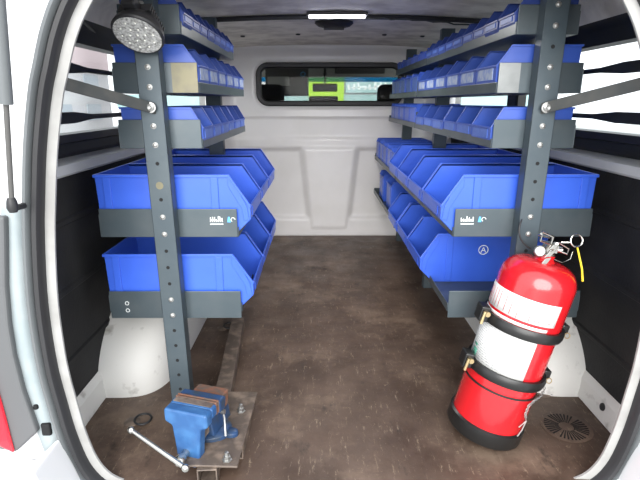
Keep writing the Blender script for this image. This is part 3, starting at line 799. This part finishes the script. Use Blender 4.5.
# chain and pin hanging at the lower right
ch = NB(); cpts = [(.118,-.03,.214),(.105,-.062,.196),(.085,-.086,.186),(.066,-.098,.178),(.052,-.104,.160),(.050,-.107,.135),(.056,-.108,.118)]
acc = []
for a, b in zip(cpts, cpts[1:]):
    for k in range(4): acc.append(Vector(a).lerp(Vector(b), k/4))
for i, p in enumerate(acc):
    d = (acc[min(i+1,len(acc)-1)]-acc[max(i-1,0)]).normalized(); a_, b_ = frame_from(d); sd = a_ if i % 2 else b_
    pts = [p + d*.0052*math.cos(2*math.pi*k/10) + sd*.0030*math.sin(2*math.pi*k/10) for k in range(10)]
    tube(ch, pts, .0011, 5, closed=True)
chain = build('pin_chain', ch, M['zinc'], EX, smooth=True)
bm = NB(); tube(bm, [(.058,-.110,.116),(.054,-.113,.085),(.048,-.113,.062)], .0021, 8); tube(bm, [(.058,-.110,.116),(.044,-.110,.090)], .0016, 8); build('safety_pin', bm, M['zinc'], chain, smooth=True)
# black hose loops by the post
bm = NB(); pts = [(.600,1.400,.672),(.585,1.385,.650),(.590,1.380,.615),(.612,1.378,.592),(.628,1.376,.585)]
tube(bm, pts, .0030, 8); o = build('hose_wire', bm, M['rubber'], smooth=True); o.modifiers.new('s','SUBSURF').render_levels = 2; tag(o, 'thin black wire looping around the left edge of the right rack post', 'wire')

# ================================================================ CAB SEEN THROUGH THE BULKHEAD WINDOW
cabf = NB(); box(cabf, WL, WR, YB+.03, 5.6, -.42, -.40); struct(build('floor', cabf, M['seat']))
bm = NB(); box(bm, WL, WR, YB+.03, 5.05, 1.36, 1.385); box(bm, WL, WR, 5.0, 5.06, 1.235, 1.36); struct(build('ceiling', bm, M['beige']))
for x0, x1, nm in ((WL-.03, WL, 'wall_cab_left'), (WR, WR+.03, 'wall_cab_right')):
    bm = NB(); box(bm, x0, x1, YB+.03, 5.5, -.42, .85); box(bm, x0, x1, YB+.03, YB+.20, .85, 1.36); box(bm, x0, x1, 4.9, 4.97, .85, 1.36)
    struct(build(nm, bm, M['beige']))
def seat(x, label):
    t = thing('cab_seat', label, 'seat', (x, 4.05, -.40), group='cab seats')
    bm = NB(); box(bm, -.25, .25, 0, .52, .0, .52); bv(build('cushion', bm, M['seat'], t), .05, 4)
    bm = NB(); box(bm, -.25, .25, -.10, .06, .48, 1.36); bv(build('backrest', bm, M['seat'], t), .05, 4)
    bm = NB(); box(bm, -.135, .135, -.09, .02, 1.37, 1.535); h_ = bv(build('headrest', bm, M['seat'], t), .05, 5)
    for sx in (-.06, .06):
        b2 = NB(); tube(b2, [(sx,-.03,1.33),(sx,-.03,1.42)], .006, 8); build('headrest_post', b2, M['chrome'], h_)
seat(-.40, 'black left cab seat, its headrest seen through the bulkhead window')
seat(.60, 'black right cab seat, its headrest seen through the bulkhead window')
bm = NB(); prism(bm, [(4.62,.5),(4.62,.80),(4.75,.88),(5.5,.90),(5.5,-.4),(4.9,-.4)], WL+.01, WR-.01, axis='x'); db = bv(build('dashboard', bm, M['seat']), .03, 3); tag(db, 'dark dashboard below the windscreen, beyond the bulkhead window', 'dashboard')
bm = NB(); box(bm, -.085, .185, 4.66, 4.80, .86, 1.055); tag(bv(build('instrument_hood', bm, M['seat']), .02, 3), 'dark block on the dashboard under the rear-view mirror', 'instrument hood')
mir = thing('rear_view_mirror', 'dark rear-view mirror hanging at the windscreen, beyond the bulkhead window', 'mirror', (.065, 4.72, 1.130))
bm = NB(); box(bm, -.115, .115, -.012, .018, -.036, .036); bv(build('mirror_head', bm, M['seat'], mir), .016, 4)
bm = NB(); tube(bm, [(0,.015,.02),(0,.06,.12),(0,.08,.205)], .011, 8); lathe(bm, [(0,0),(.02,0),(.02,.01),(0,.01)], 12, T((0,.06,.118))); build('stalk', bm, M['seat'], mir)
bm = NB(); box(bm, -.46, -.082, 4.50, 4.525, 1.052, 1.30); vs = bv(build('sun_visor', bm, M['visor']), .012, 3); tag(vs, 'large grey panel hanging in the cab with a small blue sticker', 'sun visor')
bm = NB(); lathe(bm, [(.022,0),(.022,.001),(.016,.001),(.016,0)], 16, T((-.13,4.4995,1.235), (R(90),0,0)), cap=False); build('sticker', bm, M['bluemark'], vs)
bm = NB(); box(bm, .15, .60, 4.60, 4.625, 1.245, 1.34); tag(bv(build('sun_visor', bm, M['visor']), .01, 3), 'grey folded sun visor above the right half of the windscreen', 'sun visor')
bm = NB(); box(bm, -.44, -.25, 4.495, 4.4995, 1.14, 1.215); build('paper_slip', bm, M['beige'], vs)
ws = bpy.data.objects.new('window_6', None); COL.objects.link(ws); struct(ws)
bm = NB(); prism(bm, [(5.35,.88),(5.354,.88),(5.00,1.36),(4.996,1.36)], WL, WR, axis='x'); build('pane', bm, M['glass'], ws)
bm = NB(); prism(bm, [(5.105,1.195),(5.11,1.195),(5.07,1.245),(5.065,1.245)], WL, WR, axis='x'); build('tint_band', bm, M['tint'], ws)

# ================================================================ OUTSIDE
bm = NB(); box(bm, -40, 40, -40, 40, -.72, -.70); struct(build('ground', bm, M['asphalt']))
def facade(x0, x1, y0, y1, h, label, along):
    t = thing('building', label, 'building', ((x0+x1)/2, (y0+y1)/2, -.70))
    ox, oy = (x0+x1)/2, (y0+y1)/2
    bm = NB(); box(bm, x0-ox, x1-ox, y0-oy, y1-oy, 0, h); build('wall', bm, M['wallw'], t)
    return t
fb = facade(-9, -6.5, 1, 16, 4.6, 'pale building with a pink band seen through the left side window', 'y')
bm = NB(); box(bm, 1.24, 1.30, -7.5, 7.5, 2.55, 3.3); build('pink_band', bm, M['pink'], fb)
for k in range(8):
    for z in (1.2, 2.0):
        bm = NB(); y = -6.8+k*1.8; box(bm, 1.245, 1.275, y, y+.9, z, z+.45); build('window', bm, M['glassb'], fb)
fr = thing('shopfront', 'pale shopfront with lime green panel seen through the windscreen', 'building', (.5, 14, -.70))
bm = NB(); box(bm, -6, 6, 0, 3, 0, 4.2); build('wall', bm, M['wallw'], fr)
bm = NB(); box(bm, -6, 6, -.06, 0, 1.55, 1.9); build('stripe', bm, M['cyan'], fr)
bm = NB(); box(bm, -.75, .20, -.14, -.01, 1.1, 2.42); build('green_panel', bm, M['lime'], fr)
bm = NB(); box(bm, .25, 2.3, -.12, 0, 1.95, 2.33); sg = build('sign_board', bm, M['cyan'], fr)
bm = NB(); scribble(bm, .3, 2.02, 1.3, .24, -.121, 9, 3); build('lettering', bm, M['whitemark'], sg)
